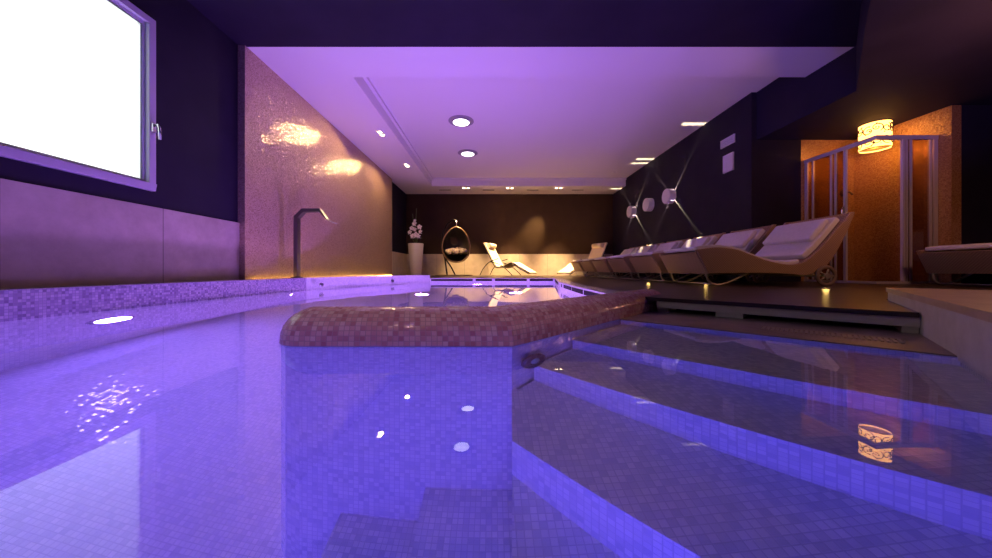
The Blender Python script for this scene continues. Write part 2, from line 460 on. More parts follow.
# ------------------------------------------------------------------ pool basin
def bez(p0, p1, p2, p3, n):
    out = []
    for i in range(n + 1):
        t = i / n
        out.append(tuple((1 - t) ** 3 * a + 3 * (1 - t) ** 2 * t * b + 3 * (1 - t) * t * t * c + t ** 3 * d for a, b, c, d in zip(p0, p1, p2, p3)))
    return out
curve = bez((-2.55, 3.2), (-2.55, 4.6), (-2.15, 5.3), (-1.28, 6.62), 18)
inner = [(-2.55, -2.2)] + curve
outer = []
for i, p in enumerate(inner):
    a = Vector(inner[max(i - 1, 0)]); b = Vector(inner[min(i + 1, len(inner) - 1)])
    d = (b - a).normalized()
    outer.append((p[0] - d.y * 0.20, p[1] + d.x * 0.20))
mb = MB()
L = [0]
for i in range(1, len(inner)): L.append(L[-1] + (Vector(inner[i]) - Vector(inner[i - 1])).length)
rows = []
for i in range(len(inner)):
    a, b = inner[i], outer[i]
    rows.append([(a[0], a[1], -0.002), (a[0], a[1], ZL), (b[0], b[1], ZL), (b[0], b[1], -0.3)])
vv = [0, ZL, ZL + 0.2, ZL + 0.66]
KS = 6
mb.grid(rows[:KS + 1], smooth=False, uv=lambda i, j: (L[i], vv[j]))
mf = MB().grid(rows[KS:], smooth=False, uv=lambda i, j: (L[i + KS], vv[j]))
mf.face([rows[-1][k] for k in (0, 1, 2, 3)])
struct('pool_ledge_far', mf, M['tile'], 'far end of the raised pool edge below the vase, glare painted in as pale tile', 'pool edge')  # pale tile here paints in the glare on the ledge
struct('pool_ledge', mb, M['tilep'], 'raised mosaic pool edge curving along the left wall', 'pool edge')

mb = MB().prism(inner + outer[::-1], -1.36, -0.003)
struct('pool_wall_left', mb, M['tile'], 'smooth lilac mosaic pool wall under water on the left', 'pool wall')
struct('pool_floor', MB().prism([(-2.6, -2.25), (2.0, -2.25), (2.0, 6.7), (-2.6, 6.7)], -1.45, -1.35), M['tilef'], 'mosaic floor of the pool under violet water', 'pool floor')
far = struct('pool_wall_far', MB().box((-1.34, 6.62, -1.36), (1.42, 6.80, ZF + 0.004)), M['tile'], 'far mosaic pool edge with overflow slots', 'pool edge')
right_in = [(0.82, 2.10), (0.86, 3.2), (0.93, 4.4), (1.30, 6.62)]
right_out = [(0.98, 2.16), (1.02, 3.2), (1.10, 4.4), (1.46, 6.62)]
rt = struct('pool_wall_right', MB().prism(right_in + right_out[::-1], -1.36, ZF + 0.004), M['tile'], 'right mosaic pool edge with overflow slots', 'pool edge')
for x0, x1 in ((-1.26, -0.40), (-0.34, 0.0), (0.06, 0.72), (0.78, 1.26)):
    MB().box((x0, 6.613, 0.042), (x1, 6.622, 0.084)).build('overflow_slot', M['gapshade'], far)
def along(pl, t):
    for a, b in zip(pl, pl[1:]):
        if a[1] <= t <= b[1]:
            k = (t - a[1]) / (b[1] - a[1]); return (a[0] + k * (b[0] - a[0]), t)
for y0, y1 in ((2.45, 2.95), (3.0, 3.5), (3.55, 4.05), (4.2, 5.1), (5.3, 6.4)):
    a, b = along(right_in, y0), along(right_in, y1)
    MB().prism([(a[0] - 0.006, a[1]), (b[0] - 0.006, b[1]), (b[0] + 0.01, b[1]), (a[0] + 0.01, a[1])], 0.042, 0.084).build('overflow_slot', M['gapshade'], rt)
struct('pool_wall_near', MB().box((-2.6, -2.4, -1.36), (2.0, -2.2, ZF)), M['tile'], 'pool wall behind the viewpoint', 'pool wall')

# entry stairs, cut off on the left at the corner under the divider
def step(a, top, mb):
    l = AB(a, -0.73)
    if l[0] < 0.0627 * l[1]:
        y = a * math.sqrt(2) / 1.0627
        left = [(0.0627 * y, y), (0.0715, 1.14), AB(0.86, -0.73)]
    else:
        left = [l]
    mb.prism([AB(a, 0.33)] + [AB(1.80, 0.33), AB(1.80, -0.73)] + left[::-1], -1.36, top)
mb = MB()
for a, d in ((1.72, 0.0), (1.22, 0.135), (0.95, 0.27), (0.65, 0.405), (0.32, 0.54), (0.02, 0.675)):
    if d: step(a, -d, mb)
mb.prism([(-0.233, 0.25), (0.0155, 0.25), (0.0705, 1.125), (-0.233, 1.125)], -1.36, -0.92).box((-0.53, 0.25, -1.36), (-0.233, 1.125, -1.07))
struct('pool_steps', mb, M['tile'], 'wide mosaic steps leading down into the pool', 'steps')

# stone rim beside the stairs; its top is level with the water
mb = MB().prism([AB(1.72, -0.74), AB(1.72, 0.33), AB(2.75, 0.33), AB(2.75, -0.74)], -1.36, 0.004)
struct('pool_rim', mb, M['rim'], 'brown stone rim between the steps and the wooden deck', 'pool rim')
mb = MB().prism([AB(1.715, -0.73), AB(1.715, 0.33), AB(1.735, 0.33), AB(1.735, -0.73)], -1.36, -0.001)
struct('pool_rim_riser', mb, M['tile'], 'mosaic riser under the stone rim', 'pool edge')
mb = MB().prism([AB(-1.8, 0.318), AB(3.0, 0.318), AB(3.0, 0.72), AB(-1.8, 0.72)], -0.05, ZL - 0.025)
blk = struct('stone_parapet', mb, M['block'], 'low pale stone wall at the right end of the deck', 'parapet')
MB().prism([AB(-1.8, 0.312), AB(3.01, 0.312), AB(3.01, 0.73), AB(-1.8, 0.73)], ZL - 0.025, ZL).build('cap_stone', M['blocktop'], blk)
mb = MB().prism([AB(-1.8, 0.322), AB(1.8, 0.322), AB(1.8, 0.5), AB(-1.8, 0.5)], -1.36, -0.05)
struct('pool_wall_side', mb, M['tile'], 'mosaic pool wall under the pale stone wall', 'pool wall')

# divider wall with a rounded cap
B0 = -0.72
W = 0.12
cN, sN = math.cos(PI / 4), math.sin(PI / 4)
def divider_rows(half):
    pass
path = [(-0.595, 1.242), (0.0199, 1.242), AB(2.36, B0 - W)]
# mitre at the corner
d1 = Vector((1, 0)); d2 = Vector((1, 1)).normalized()
n1 = Vector((0, -1)); n2 = Vector((d2.y, -d2.x))
mit = (n1 + n2).normalized(); mit = mit / mit.dot(n1)
cx = 0.07 - 0.12 * mit.x
P1 = Vector((cx, 1.242)); P0 = Vector((-0.675, 1.242))
P2 = P1 + d2 * 1.62
def prof(rx, top, z0, n=14):
    return [(rx * math.cos(PI * k / n), z0 + (top - z0) * (max(0, math.sin(PI * k / n)) ** 0.85)) for k in range(n + 1)]
pr = prof(W + 0.006, 0.128, 0.003)
plen = [0]
for a, b in zip(pr, pr[1:]): plen.append(plen[-1] + math.hypot(b[0] - a[0], b[1] - a[1]))
rows, ul = [], []
NE = 10
for k in range(NE + 1):          # rounded end
    ang = PI * 0.5 * k / NE
    dirv = Vector((-math.cos(ang), -math.sin(ang)))
    rows.append([(P0.x + (dirv.x * o if True else 0), P0.y + dirv.y * o, z) if o >= 0 else (P0.x + (-math.cos(ang)) * -o, P0.y + math.sin(ang) * -o, z) for o, z in pr])
    ul.append(-0.19 + 0.19 * k / NE)
for p, n_, u in ((P1, mit, (P1 - P0).length), (P2, n2, (P1 - P0).length + 1.62)):
    rows.append([(p.x + n_.x * o, p.y + n_.y * o, z) for o, z in pr]); ul.append(u)
mb = MB().grid(rows, uv=lambda i, j: (ul[i], plen[j]))
cap = struct('pool_divider_cap', mb, M['tiler'], 'rounded wine-red mosaic rim rising out of the water', 'pool divider')
e = cap.modifiers.new('split', 'EDGE_SPLIT'); e.split_angle = math.radians(40)
fr_ = [(P0.x - W, 1.242), (P0.x - W * 0.87, 1.242 - W * 0.5), (P0.x - W * 0.5, 1.242 - W * 0.87), (P0.x, 1.242 - W)]
bk_ = [(P0.x, 1.242 + W), (P0.x - W * 0.5, 1.242 + W * 0.87), (P0.x - W * 0.87, 1.242 + W * 0.5)]
pts = fr_ + [(P1.x + mit.x * W, P1.y + mit.y * W), (P2.x + n2.x * W, P2.y + n2.y * W), (P2.x - n2.x * W, P2.y - n2.y * W), (P1.x - mit.x * W, P1.y - mit.y * W)] + bk_
struct('pool_divider_wall', MB().prism(pts, -1.36, 0.003), M['tile'], 'violet-lit mosaic wall below the rounded rim', 'pool divider')

# water: one sheet over the whole pool
wp = [(p[0] - 0.02, p[1] + 0.005) for p in inner] + [(1.31, 6.63), (0.95, 4.4), (0.87, 3.2), (0.84, 2.2), AB(1.722, -0.80), AB(1.722, 0.322), AB(-1.8, 0.322), (-1.1, -2.2)]
mb = MB(); mb.face([(x, y, 0) for x, y in wp])
wat = mb.build('pool_water', M['water'])
tag(wat, 'still violet-lit water filling the whole pool', 'water', None, 'stuff')
if wat.data.polygons[0].normal.z < 0:
    wat.data.flip_normals()
wat.cycles.is_caustics_caster = True
wat.data.polygons[0].use_smooth = True

# ------------------------------------------------------------------ dry floors
mb = MB().prism([(-1.30, 6.80), (1.46, 6.80), (XR, 6.80), (XR, YB), (XL, YB), (XL, 6.80)], -0.1, ZF)
mb.prism([(XL, 6.80), (-1.36, 6.80)] + [(p[0] - 0.02, p[1]) for p in outer[:0:-1]] + [(-2.78, 3.0), (-2.78, -2.9), (XL, -2.9)], -0.3, ZF - 0.03)
mb.prism([right_out[3], right_out[2], right_out[1], (1.0, 2.16), AB(2.40, -0.70), AB(2.40, 0.30), AB(3.03, 0.30), AB(3.03, 0.75), AB(0.6, 0.75), (0.9, -2.9), (8.2, -2.9), (8.2, 3.92), (XA, 3.92), (XA, YW), (XR, YW), (XR, 6.80), (1.46, 6.80)], 0.0, ZF - 0.026)
struct('floor', mb, M['deck'], 'dark glossy floor around the far end of the pool', 'floor')
dk = [(1.46, 6.79), right_out[3], right_out[2], right_out[1], (0.985, 2.13), AB(2.17, -0.73), AB(2.17, 0.312), AB(3.02, 0.312), AB(3.02, 0.74), AB(0.7, 0.74), (0.92, -2.8), (8.15, -2.8), (8.15, 3.90), (XA - 0.01, 3.90), (XA - 0.01, YW - 0.01), (XR, YW - 0.01), (XR, 6.79)]
deck = struct('floor_deck', MB().prism(dk, ZF - 0.022, ZF), M['deck'], 'dark wooden deck under the wicker loungers', 'deck')
# pale board under the deck edge
mb = MB().prism([AB(2.185, -0.70), AB(2.185, 0.316), AB(2.215, 0.316), AB(2.215, -0.70)], 0.032, ZF - 0.022)
tag(mb.build('deck_board', M['fascia'], deck), 'pale weathered board under the deck edge')
for b0, b1 in ((-0.70, -0.64), (-0.39, -0.266), (0.27, 0.315)):
    MB().prism([AB(2.20, b0), AB(2.20, b1), AB(2.38, b1), AB(2.38, b0)], 0.004, 0.074).build('deck_block', M['fascia'], deck)
struct('floor_gap_shade', MB().prism([AB(2.38, -0.72), AB(2.38, 0.32), AB(2.40, 0.32), AB(2.40, -0.72)], 0.0, ZF - 0.022), M['gapshade'], 'near-black panel painted as the shade below the deck', 'gap')  # solid dark panel stands for the shade behind the deck edge
# comb grille in the stone rim
g = MB()
for k in range(26):
    b = -0.16 + k * 0.0155
    g.prism([AB(1.86, b), AB(1.86, b + 0.008), AB(1.95, b + 0.008), AB(1.95, b)], 0.0035, 0.0085)
g.prism([AB(1.945, -0.165), AB(1.945, 0.245), AB(1.955, 0.245), AB(1.955, -0.165)], 0.0035, 0.0085)
tag(g.build('drain_grille', M['grillem']), 'narrow comb-like drain grille set in the brown stone rim', 'grille')

# ------------------------------------------------------------------ window
wn = MB()
Y0, Y1, Z0, Z1 = 0.95, 2.70, 0.93, 2.37
def ringbox(mb, y0, y1, z0, z1, t, x0, x1):
    mb.box((x0, y0, z0), (x1, y1, z0 + t)).box((x0, y0, z1 - t), (x1, y1, z1)).box((x0, y0, z0 + t), (x1, y0 + t, z1 - t)).box((x0, y1 - t, z0 + t), (x1, y1, z1 - t))
    return mb
win = ringbox(MB(), Y0 + 0.001, Y1 - 0.001, Z0 + 0.001, Z1 - 0.001, 0.055, XL - 0.12, XL + 0.03).build('window_1', M['frame'], None, 0.006)
tag(win, 'frosted window in a white frame on the left wall', 'window', None, 'structure')
ringbox(MB(), Y0 + 0.05, Y1 - 0.05, Z0 + 0.05, Z1 - 0.05, 0.028, XL - 0.08, XL - 0.005).build('window_sash', M['frame'], win, 0.006)
ringbox(MB(), Y0 + 0.076, Y1 - 0.076, Z0 + 0.076, Z1 - 0.076, 0.012, XL - 0.06, XL - 0.012).build('glazing_bead', M['chrome'], win)
MB().box((XL - 0.06, Y0 + 0.08, Z0 + 0.08), (XL - 0.035, Y1 - 0.08, Z1 - 0.08)).build('window_pane', M['pane'], win)
h = MB().box((XL + 0.03, Y1 - 0.045, 1.42), (XL + 0.045, Y1 - 0.015, 1.49))
h.tube([(XL + 0.045, Y1 - 0.03, 1.475), (XL + 0.075, Y1 - 0.03, 1.48), (XL + 0.085, Y1 - 0.03, 1.45), (XL + 0.08, Y1 - 0.02, 1.36)], 0.011)
tag(h.build('window_handle', M['chrome'], win), 'chrome window handle')

# ------------------------------------------------------------------ light along the mosaic foot
led = MB().box((XM + 0.005, 3.7, 0.115), (XM + 0.02, 8.8, 0.13)).build('led_strip', M['led'])
tag(led, 'warm light strip along the foot of the gold mosaic wall', 'light strip')

# ------------------------------------------------------------------ fountain spout
sp = thing('fountain_spout', 'tall angular steel water spout standing on the left pool edge', 'water spout', (-2.62, 4.30, ZL))
def bar(pts, w_, h_, mb):
    return mb.tube(pts, 1.0, 4, flat=(h_ * 0.7, w_ * 0.7))
MB().lathe([(0.0, 0.0), (0.075, 0.0), (0.075, 0.012), (0.0, 0.012)], smooth=False).build('base_plate', M['steel'], sp)
m_ = MB().box((-0.025, -0.04, 0.01), (0.025, 0.04, 0.82)); m_.build('post', M['steel'], sp, 0.004)
def slab_path(pts, hw):
    mb = MB()
    for (a, b) in zip(pts, pts[1:]):
        mb.side([a[0], b[0], b[1], a[1]], -hw, hw)
    return mb
slab_path([((-0.025, 0.82), (0.025, 0.80)), ((0.085, 0.925), (0.105, 0.88)), ((0.325, 0.925), (0.315, 0.885)), ((0.42, 0.775), (0.40, 0.79))], 0.04).build('arm', M['steel'], sp)
slab_path([((0.41, 0.785), (0.395, 0.79)), ((0.52, 0.735), (0.515, 0.73))], 0.055).build('blade', M['chrome'], sp)

for i, (x, y, lab) in enumerate(((-2.35, 4.40, 'small chrome water jet on the pool edge below the steel spout'), (-1.80, 5.78, 'small chrome water jet on the pool edge below the white vase'))):
    j = thing('water_jet', lab, 'water jet', (x, y, 0.07), math.radians(-35), 'small jets in the pool edge')
    R = Matrix.Rotation(PI / 2, 3, 'Y')
    MB().lathe([(0.0, 0.0), (0.03, 0.0), (0.03, 0.012), (0.014, 0.014)], m=R).build('flange', M['chrome'], j)
    MB().lathe([(0.014, 0.01), (0.014, 0.035), (0.0, 0.035)], m=R).build('nozzle', M['steel'], j)

# underwater lamps
R = Matrix.Rotation(PI / 2, 3, 'Y')
ul_ = thing('underwater_lamp', 'lit oval lamp under the water in the left pool wall', 'pool lamp', (-2.55, 2.14, -0.56))
MB().lathe([(0.10, 0.0), (0.135, 0.0), (0.13, 0.012), (0.10, 0.014)], m=R).build('bezel', M['chrome'], ul_)
MB().lathe([(0.10, 0.008), (0.0, 0.009)], m=R).build('lens', M['lensw'], ul_)
# dark lamp on the wall under the arm of the divider
px = AB(0.925, -0.717)
ud = thing('underwater_lamp', 'unlit round dark lamp with green lens under water beside the steps', 'pool lamp', (px[0], px[1], -0.195), -PI / 4)
MB().lathe([(0.0, 0.0), (0.065, 0.0), (0.062, 0.014), (0.04, 0.018), (0.024, 0.012)], m=R).build('bezel', M['steel'], ud)
MB().lathe([(0.026, 0.012), (0.018, 0.02), (0.0, 0.022)], m=R).build('lens', M['lensg'], ud)

# ------------------------------------------------------------------ ceiling fittings
def downlight(y, lab):
    t = thing('ceiling_downlight', lab, 'ceiling light', (-0.572, y, ZR), 0, 'large round ceiling lights')
    MB().lathe([(0.235, 0.0), (0.235, -0.004), (0.165, -0.006), (0.160, -0.030), (0.150, -0.030)], smooth=False).build('trim_ring', M['ringm'], t)
    MB().lathe([(0.152, -0.028), (0.0, -0.029)]).build('diffuser', M['downw'], t)
downlight(5.93, 'nearer of the two large round white ceiling lights')
downlight(7.55, 'farther of the two large round white ceiling lights')

def twin(x, y, rz, lab, power, tilt=(0, 0), size=58, blend=0.9):
    t = thing('twin_spotlight', lab, 'spotlight', (x, y, ZC), rz, 'twin recessed spotlights')
    f = ringbox(MB(), -0.13, 0.13, -0.07, 0.07, 0.012, 0, 0)
    mb = MB()
    mb.box((-0.14, -0.075, -0.01), (0.14, -0.055, 0.002)).box((-0.14, 0.055, -0.01), (0.14, 0.075, 0.002)).box((-0.14, -0.055, -0.01), (-0.125, 0.055, 0.002)).box((0.125, -0.055, -0.01), (0.14, 0.055, 0.002))
    mb.build('frame', M['lampw'], t)
    for s in (-1, 1):
        b = MB().lathe([(0.05, -0.002), (0.048, -0.012), (0.040, -0.014)], (s * 0.065, 0, 0), n=20).build('lamp_ring', M['chrome'], t)
        MB().lathe([(0.040, -0.012), (0.0, -0.013)], (s * 0.065, 0, 0), n=20).build('bulb', M['spotw'], b)
    light('twin_spot_light', 'SPOT', (x, y, ZC - 0.03), power, WARM, (x + tilt[0], y + tilt[1], 0), spot_size=math.radians(size), spot_blend=blend, shadow_soft_size=0.035)
twin(-2.05, 5.91, PI / 2, 'nearer twin spotlight in the ceiling beside the gold mosaic', 46, (-0.5, -1.0), 152, 0.3)
twin(-2.05, 7.71, PI / 2, 'farther twin spotlight in the ceiling beside the gold mosaic', 60, (-0.4, -0.3), 156, 0.3)
twin(-0.80, 9.84, 0, 'left twin spotlight in the far ceiling border above the hanging chair', 1500, (0, 0.0))
twin(0.55, 9.84, 0, 'middle twin spotlight in the far ceiling border', 2300, (0, 0.0))
twin(2.05, 9.84, 0, 'right twin spotlight in the far ceiling border', 2300, (0, 0.0))
light('accent_spot_light', 'SPOT', (2.0, 9.84, ZC - 0.03), 420, (1.0, 0.66, 0.25), (1.35, 10.67, 1.50), spot_size=math.radians(34), spot_blend=1.0, shadow_soft_size=0.03)

light('accent_spot_light', 'SPOT', (-2.03, 7.75, ZC - 0.03), 200, WARM, (-1.15, 9.8, 0.9), spot_size=math.radians(30), spot_blend=0.8, shadow_soft_size=0.05)
labs = ['leftmost', 'second from left', 'third from left', 'rightmost']
for i, x in enumerate((-1.48, -0.11, 1.28, 2.70)):
    t = thing('air_vent', labs[i] + ' dark slot vent in the far ceiling border', 'vent', (x, 10.1, ZC), 0, 'slot vents in the far ceiling border')
    MB().box((-0.2, -0.04, -0.006), (0.2, 0.04, 0.001)).build('vent_frame', M['lampw'], t)
    v = MB()
    for k in range(3): v.box((-0.185, -0.03 + k * 0.022, -0.009), (0.185, -0.015 + k * 0.022, -0.005))
    v.build('slot', M['gapshade'], t)
t = thing('smoke_detector', 'small round detector on the far right of the recessed ceiling', 'detector', (3.45, 9.0, ZR))
MB().lathe([(0.05, 0.0), (0.05, -0.02), (0.03, -0.045), (0.0, -0.045)]).build('housing', M['plastic'], t)

# ------------------------------------------------------------------ round wall lamps with four slit beams
def wall_lamp(y, z, lab, lit):
    t = thing('wall_lamp', lab, 'wall lamp', (XR, y, z), 0, 'round white wall lamps')
    r, dep, sl = 0.165, 0.145, 0.095
    mb = MB()
    half = math.radians(1.4)
    cuts = [PI / 4 + k * PI / 2 for k in range(4)]
    def P(r_, a, x): return (-x, r_ * math.cos(a), r_ * math.sin(a))
    for k in range(4):
        a0, a1 = cuts[k] + (half if lit else 0), cuts[(k + 1) % 4] - (half if lit else 0) + (2 * PI if k == 3 else 0)
        n = 10
        A = [a0 + (a1 - a0) * i / n for i in range(n + 1)]
        mb.grid([[P(r, a, 0.001) for a in A], [P(r, a, sl) for a in A]])
        mb.grid([[P(r - 0.006, a, 0.001) for a in A], [P(r - 0.006, a, sl) for a in A]])
        for a in (a0, a1):
            mb.face([P(r, a, 0.001), P(r, a, sl), P(r - 0.006, a, sl), P(r - 0.006, a, 0.001)])
    A = [2 * PI * i / 40 for i in range(40)]
    mb.grid([[P(q, a, x) for a in A] for q, x in ((r - 0.006, sl), (r, sl), (r, dep - 0.005), (r - 0.004, dep - 0.002), (r - 0.006, sl))], cu=True, smooth=False)
    mb.build('lamp_body', M['lampw'], t)
    MB().grid([[P(q, a, x) for a in A] for q, x in ((0.0, dep - 0.02), (r - 0.004, dep - 0.02), (r - 0.004, dep), (0.0, dep))], cu=True, smooth=False).build('lamp_cover', M['lampw'], t)
    if lit:
        light('slit_lamp_light', 'POINT', (XR - 0.055, y, z), 300, (1.0, 0.82, 0.50), shadow_soft_size=0.003)
wall_lamp(7.16, CAMZ + 1.65, 'nearest round white wall lamp throwing four thin light rays', True)
wall_lamp(8.10, CAMZ + 1.65, 'unlit round white wall lamp between the two lit ones', False)
wall_lamp(9.08, CAMZ + 1.65, 'farthest round white wall lamp throwing four thin light rays', True)

t = thing('air_grille', 'small white louvred grille high on the dark right wall', 'grille', (XR, 5.46, CAMZ + 2.19))
ringbox(MB(), -0.16, 0.16, -0.07, 0.07, 0.018, -0.02, 0.0).build('frame', M['plastic'], t)
v = MB()
for k in range(5): v.box((-0.014, -0.145, -0.05 + k * 0.021), (-0.002, 0.145, -0.037 + k * 0.021))
v.build('louvres', M['plastic'], t)
t = thing('wall_panel', 'white framed panel below the louvred grille on the right wall', 'panel', (XR, 5.44, CAMZ + 1.82))
ringbox(MB(), -0.115, 0.115, -0.15, 0.15, 0.02, -0.025, 0.0).build('frame', M['plastic'], t)
MB().box((-0.012, -0.096, -0.131), (-0.002, 0.096, 0.131)).build('door', M['plastic'], t)

# ------------------------------------------------------------------ wicker loungers
TOP = [(0, .40), (.13, .418), (.27, .424), (.45, .40), (.59, .35), (.75, .29), (.91, .25), (1.06, .236), (1.19, .27), (1.35, .40), (1.50, .57), (1.64, .74), (1.70, .815)]
BOT = [(1.75, .815), (1.66, .60), (1.59, .46), (1.50, .30), (1.38, .18), (1.21, .115), (1.03, .13), (.71, .14), (.13, .135)]
def smooth_line(pts, n):
    out = []
    for i in range(len(pts) - 1):
        p0, p1, p2, p3 = pts[max(i - 1, 0)], pts[i], pts[i + 1], pts[min(i + 2, len(pts) - 1)]
        for k in range(n):
            t = k / n
            out.append(tuple(0.5 * (2 * b + (c - a) * t + (2 * a - 5 * b + 4 * c - d) * t * t + (3 * b - a - 3 * c + d) * t ** 3) for a, b, c, d in zip(p0, p1, p2, p3)))
    out.append(pts[-1])
    return out
TS, BS = smooth_line(TOP, 3), smooth_line(BOT, 3)
LW = 0.80
def offset(line, d):
    out = []
    for i, p in enumerate(line):
        a, b = line[max(i - 1, 0)], line[min(i + 1, len(line) - 1)]
        l = math.hypot(b[0] - a[0], b[1] - a[1])
        out.append((p[0] - (b[1] - a[1]) / l * d, p[1] + (b[0] - a[0]) / l * d))
    return out
def pad_mesh(lo, hi, s0, s1, y0, y1):
    ln = [p for p in TS if s0 <= p[0] <= s1]
    a, b = offset(ln, lo), offset(ln, hi)
    return MB().side(a[:] + b[::-1], y0, y1)
def make_lounger(label, loc, rz=0, group=None):
    t = thing('sun_lounger', label, 'sun lounger', loc, rz, group)
    body = MB().side([(x, z - 0.03) for x, z in TS] + BS, 0.02, LW - 0.02)
    body.build('wicker_body', M['wick'], t)
    for y0 in (0.0, LW - 0.04):
        MB().side(TS + BS, y0, y0 + 0.04).build('side_panel', M['wick'], t, 0.008)
    pad_mesh(-0.012, 0.035, 0.02, 1.22, 0.055, LW - 0.055).build('seat_pad', M['pad'], t, 0.015)
    pad_mesh(-0.012, 0.055, 1.20, 1.66, 0.055, LW - 0.055).build('back_pad', M['pad'], t, 0.015)
    pad_mesh(0.055, 0.115, 1.40, 1.60, 0.08, LW - 0.08).build('head_pillow', M['pad'], t, 0.02)
    for y0 in (0.05, LW - 0.05):
        f = MB().tube(smooth_line([(0.14, y0, 0.16), (0.16, y0, 0.06), (0.24, y0, 0.012), (0.36, y0, 0.03), (0.52, y0, 0.10), (0.62, y0, 0.15)], 5), 0.011)
        f.build('leg', M['legm'], t)
        w_ = MB()
        yw = y0 - 0.075 if y0 < 0.4 else y0 + 0.075
        ring = [(1.40 + 0.097 * math.cos(2 * PI * k / 28), yw, 0.11 + 0.097 * math.sin(2 * PI * k / 28)) for k in range(28)]
        wh = w_.tube(ring, 0.015, 8, closed=True, flat=(1, 1.4)).build('wheel', M['rubber'], t)
        h_ = MB().tube([(1.40, yw - 0.02, 0.11), (1.40, yw + 0.02, 0.11)], 0.03, 14)
        for k in range(5):
            a = 2 * PI * k / 5
            h_.tube([(1.40, yw, 0.11), (1.40 + 0.09 * math.cos(a), yw, 0.11 + 0.09 * math.sin(a))], 0.008, 6)
        h_.build('spokes', M['legm'], wh)
    MB().tube([(0.24, 0.05, 0.018), (0.24, LW - 0.05, 0.018)], 0.010).build('leg_bar', M['legm'], t)
    MB().tube([(1.40, -0.03, 0.11), (1.40, LW + 0.03, 0.11)], 0.012).build('axle', M['legm'], t)
    return t
ords = ['nearest wicker lounger of the row by the right wall, tan side facing the pool steps',
        'second wicker lounger of the row, just behind the nearest one',
        'third wicker lounger of the row, counted from the nearest',
        'fourth wicker lounger of the row, under the nearest lit round wall lamp',
        'fifth wicker lounger of the row, last but one towards the far wall',
        'farthest wicker lounger of the row, beside the cream chaise']
first = None
for i in range(6):
    loc = (2.25, 3.52 + 0.97 * i, ZF)
    if first is None:
        first = make_lounger(ords[0], loc, 0, 'wicker loungers in the row on the deck')
    else:
        c = copy_tree(first); c.location = loc; c['label'] = ords[i]
c = copy_tree(first)
c.location = (5.0, 2.98, ZF)
c['label'] = 'wicker lounger cut off by the right picture edge, in front of the shower'
c['group'] = 'lounger beside the shower'

# ------------------------------------------------------------------ cream chaises at the far wall
def chaise(label, x, y, mirror):
    t = thing('rocking_chaise', label, 'chaise', (x, y, ZF), math.radians(28 if mirror else -28), 'cream chaises at the far wall')
    s = -1 if mirror else 1
    line = smooth_line([(.11, 1.02), (.22, .82), (.36, .56), (.50, .32), (.60, .27), (.78, .29), (.98, .385), (1.10, .38), (1.30, .26), (1.62, .085)], 4)
    a, b = offset(line, -0.02), offset(line, 0.02)
    pr_ = [(s * px_, z) for px_, z in a + b[::-1]]
    MB().side(pr_, -0.27, 0.27).build('sling', M['cream'], t)
    MB().tube([(s * 0.235, -0.2, 0.94), (s * 0.235, 0.2, 0.94)], 0.075, 14).build('head_roll', M['cream'], t)
    for y0 in (-0.30, 0.30):
        fr = MB().tube([(s * px_, y0, z - 0.03) for px_, z in line], 0.012, 8)
        fr.build('side_rail', M['black'], t)
        lg = MB().tube(smooth_line([(s * 0.0, y0 * 1.1, 0.012), (s * .12, y0 * 1.1, .22), (s * .34, y0 * 1.1, .42), (s * .64, y0 * 1.1, .52)], 5), 0.013, 8)
        lg.build('leg', M['black'], t)
        lg = MB().tube(smooth_line([(s * 1.10, y0 * 1.1, 0.012), (s * .94, y0 * 1.1, .16), (s * .70, y0 * 1.1, .33), (s * .40, y0 * 1.1, .43)], 5), 0.013, 8)
        lg.build('leg', M['black'], t)
    MB().tube([(s * 0.36, -0.33, 0.42), (s * 0.36, 0.33, 0.42)], 0.014).build('cross_bar', M['black'], t)
    return t
chaise('left cream reclining chaise, its head towards the hanging chair', -0.22, 10.22, False)
chaise('right cream reclining chaise, mirrored, beside the farthest wicker lounger', 3.55, 10.22, True)

# ------------------------------------------------------------------ hanging egg chair
eg = thing('hanging_chair', 'dark egg-shaped hanging chair with fluffy cream cushion on a stand', 'hanging chair', (-1.17, 9.80, ZF))
mb = MB().lathe([(0.0, 0.0), (0.58, 0.0), (0.58, 0.025), (0.0, 0.03)], n=36, smooth=False); mb.build('base', M['bronze'], eg)
MB().tube([(-0.22, 0.10, 0.02), (-0.30, 0.22, 0.5), (-0.42, 0.30, 0.95), (-0.38, 0.28, 1.35), (-0.22, 0.18, 1.62), (-0.02, 0.03, 1.72), (0.08, 0.0, 1.68)], 0.026, 10).build('pole', M['black'], eg)
MB().tube([(0.03, 0.10, 0.02), (-0.10, 0.18, 0.26), (-0.30, 0.24, 0.55)], 0.022, 8).build('brace', M['black'], eg)
MB().tube([(0.08, 0, 1.69), (0.08, 0, 1.46)], 0.014, 8).build('hanger', M['chrome'], eg)
cx_, cz_, rx_, rz_, ry_ = 0.10, 0.93, 0.42, 0.54, 0.38
def egg(th, ph, k=1.0):
    # ph: 0 at the front opening rim, pi/2 deep in the back
    ca = math.cos(ph)
    w_ = 1 - 0.16 * math.sin(th)
    return (cx_ + k * rx_ * w_ * math.cos(th) * ca, -0.14 + k * ry_ * 1.2 * math.sin(ph), cz_ + k * rz_ * math.sin(th) * ca)
rows = [[egg(2 * PI * j / 48, -0.28 + (PI / 2 + 0.27) * i / 20) for j in range(48)] for i in range(21)]
hole = lambda c: (c.x - (cx_ - 0.13)) ** 2 + (c.z - (cz_ + 0.17)) ** 2 < 0.014 and c.y > -0.1
sh = MB().grid(rows, cu=True, skip=hole, uv=lambda i, j: (j * 0.055, i * 0.03)).build('wicker_shell', M['wickd'], eg)
so = sh.modifiers.new('thick', 'SOLIDIFY'); so.thickness = 0.02
MB().tube(rows[0], 0.022, 8, closed=True).build('rim', M['bronze'], eg)
cu = MB()
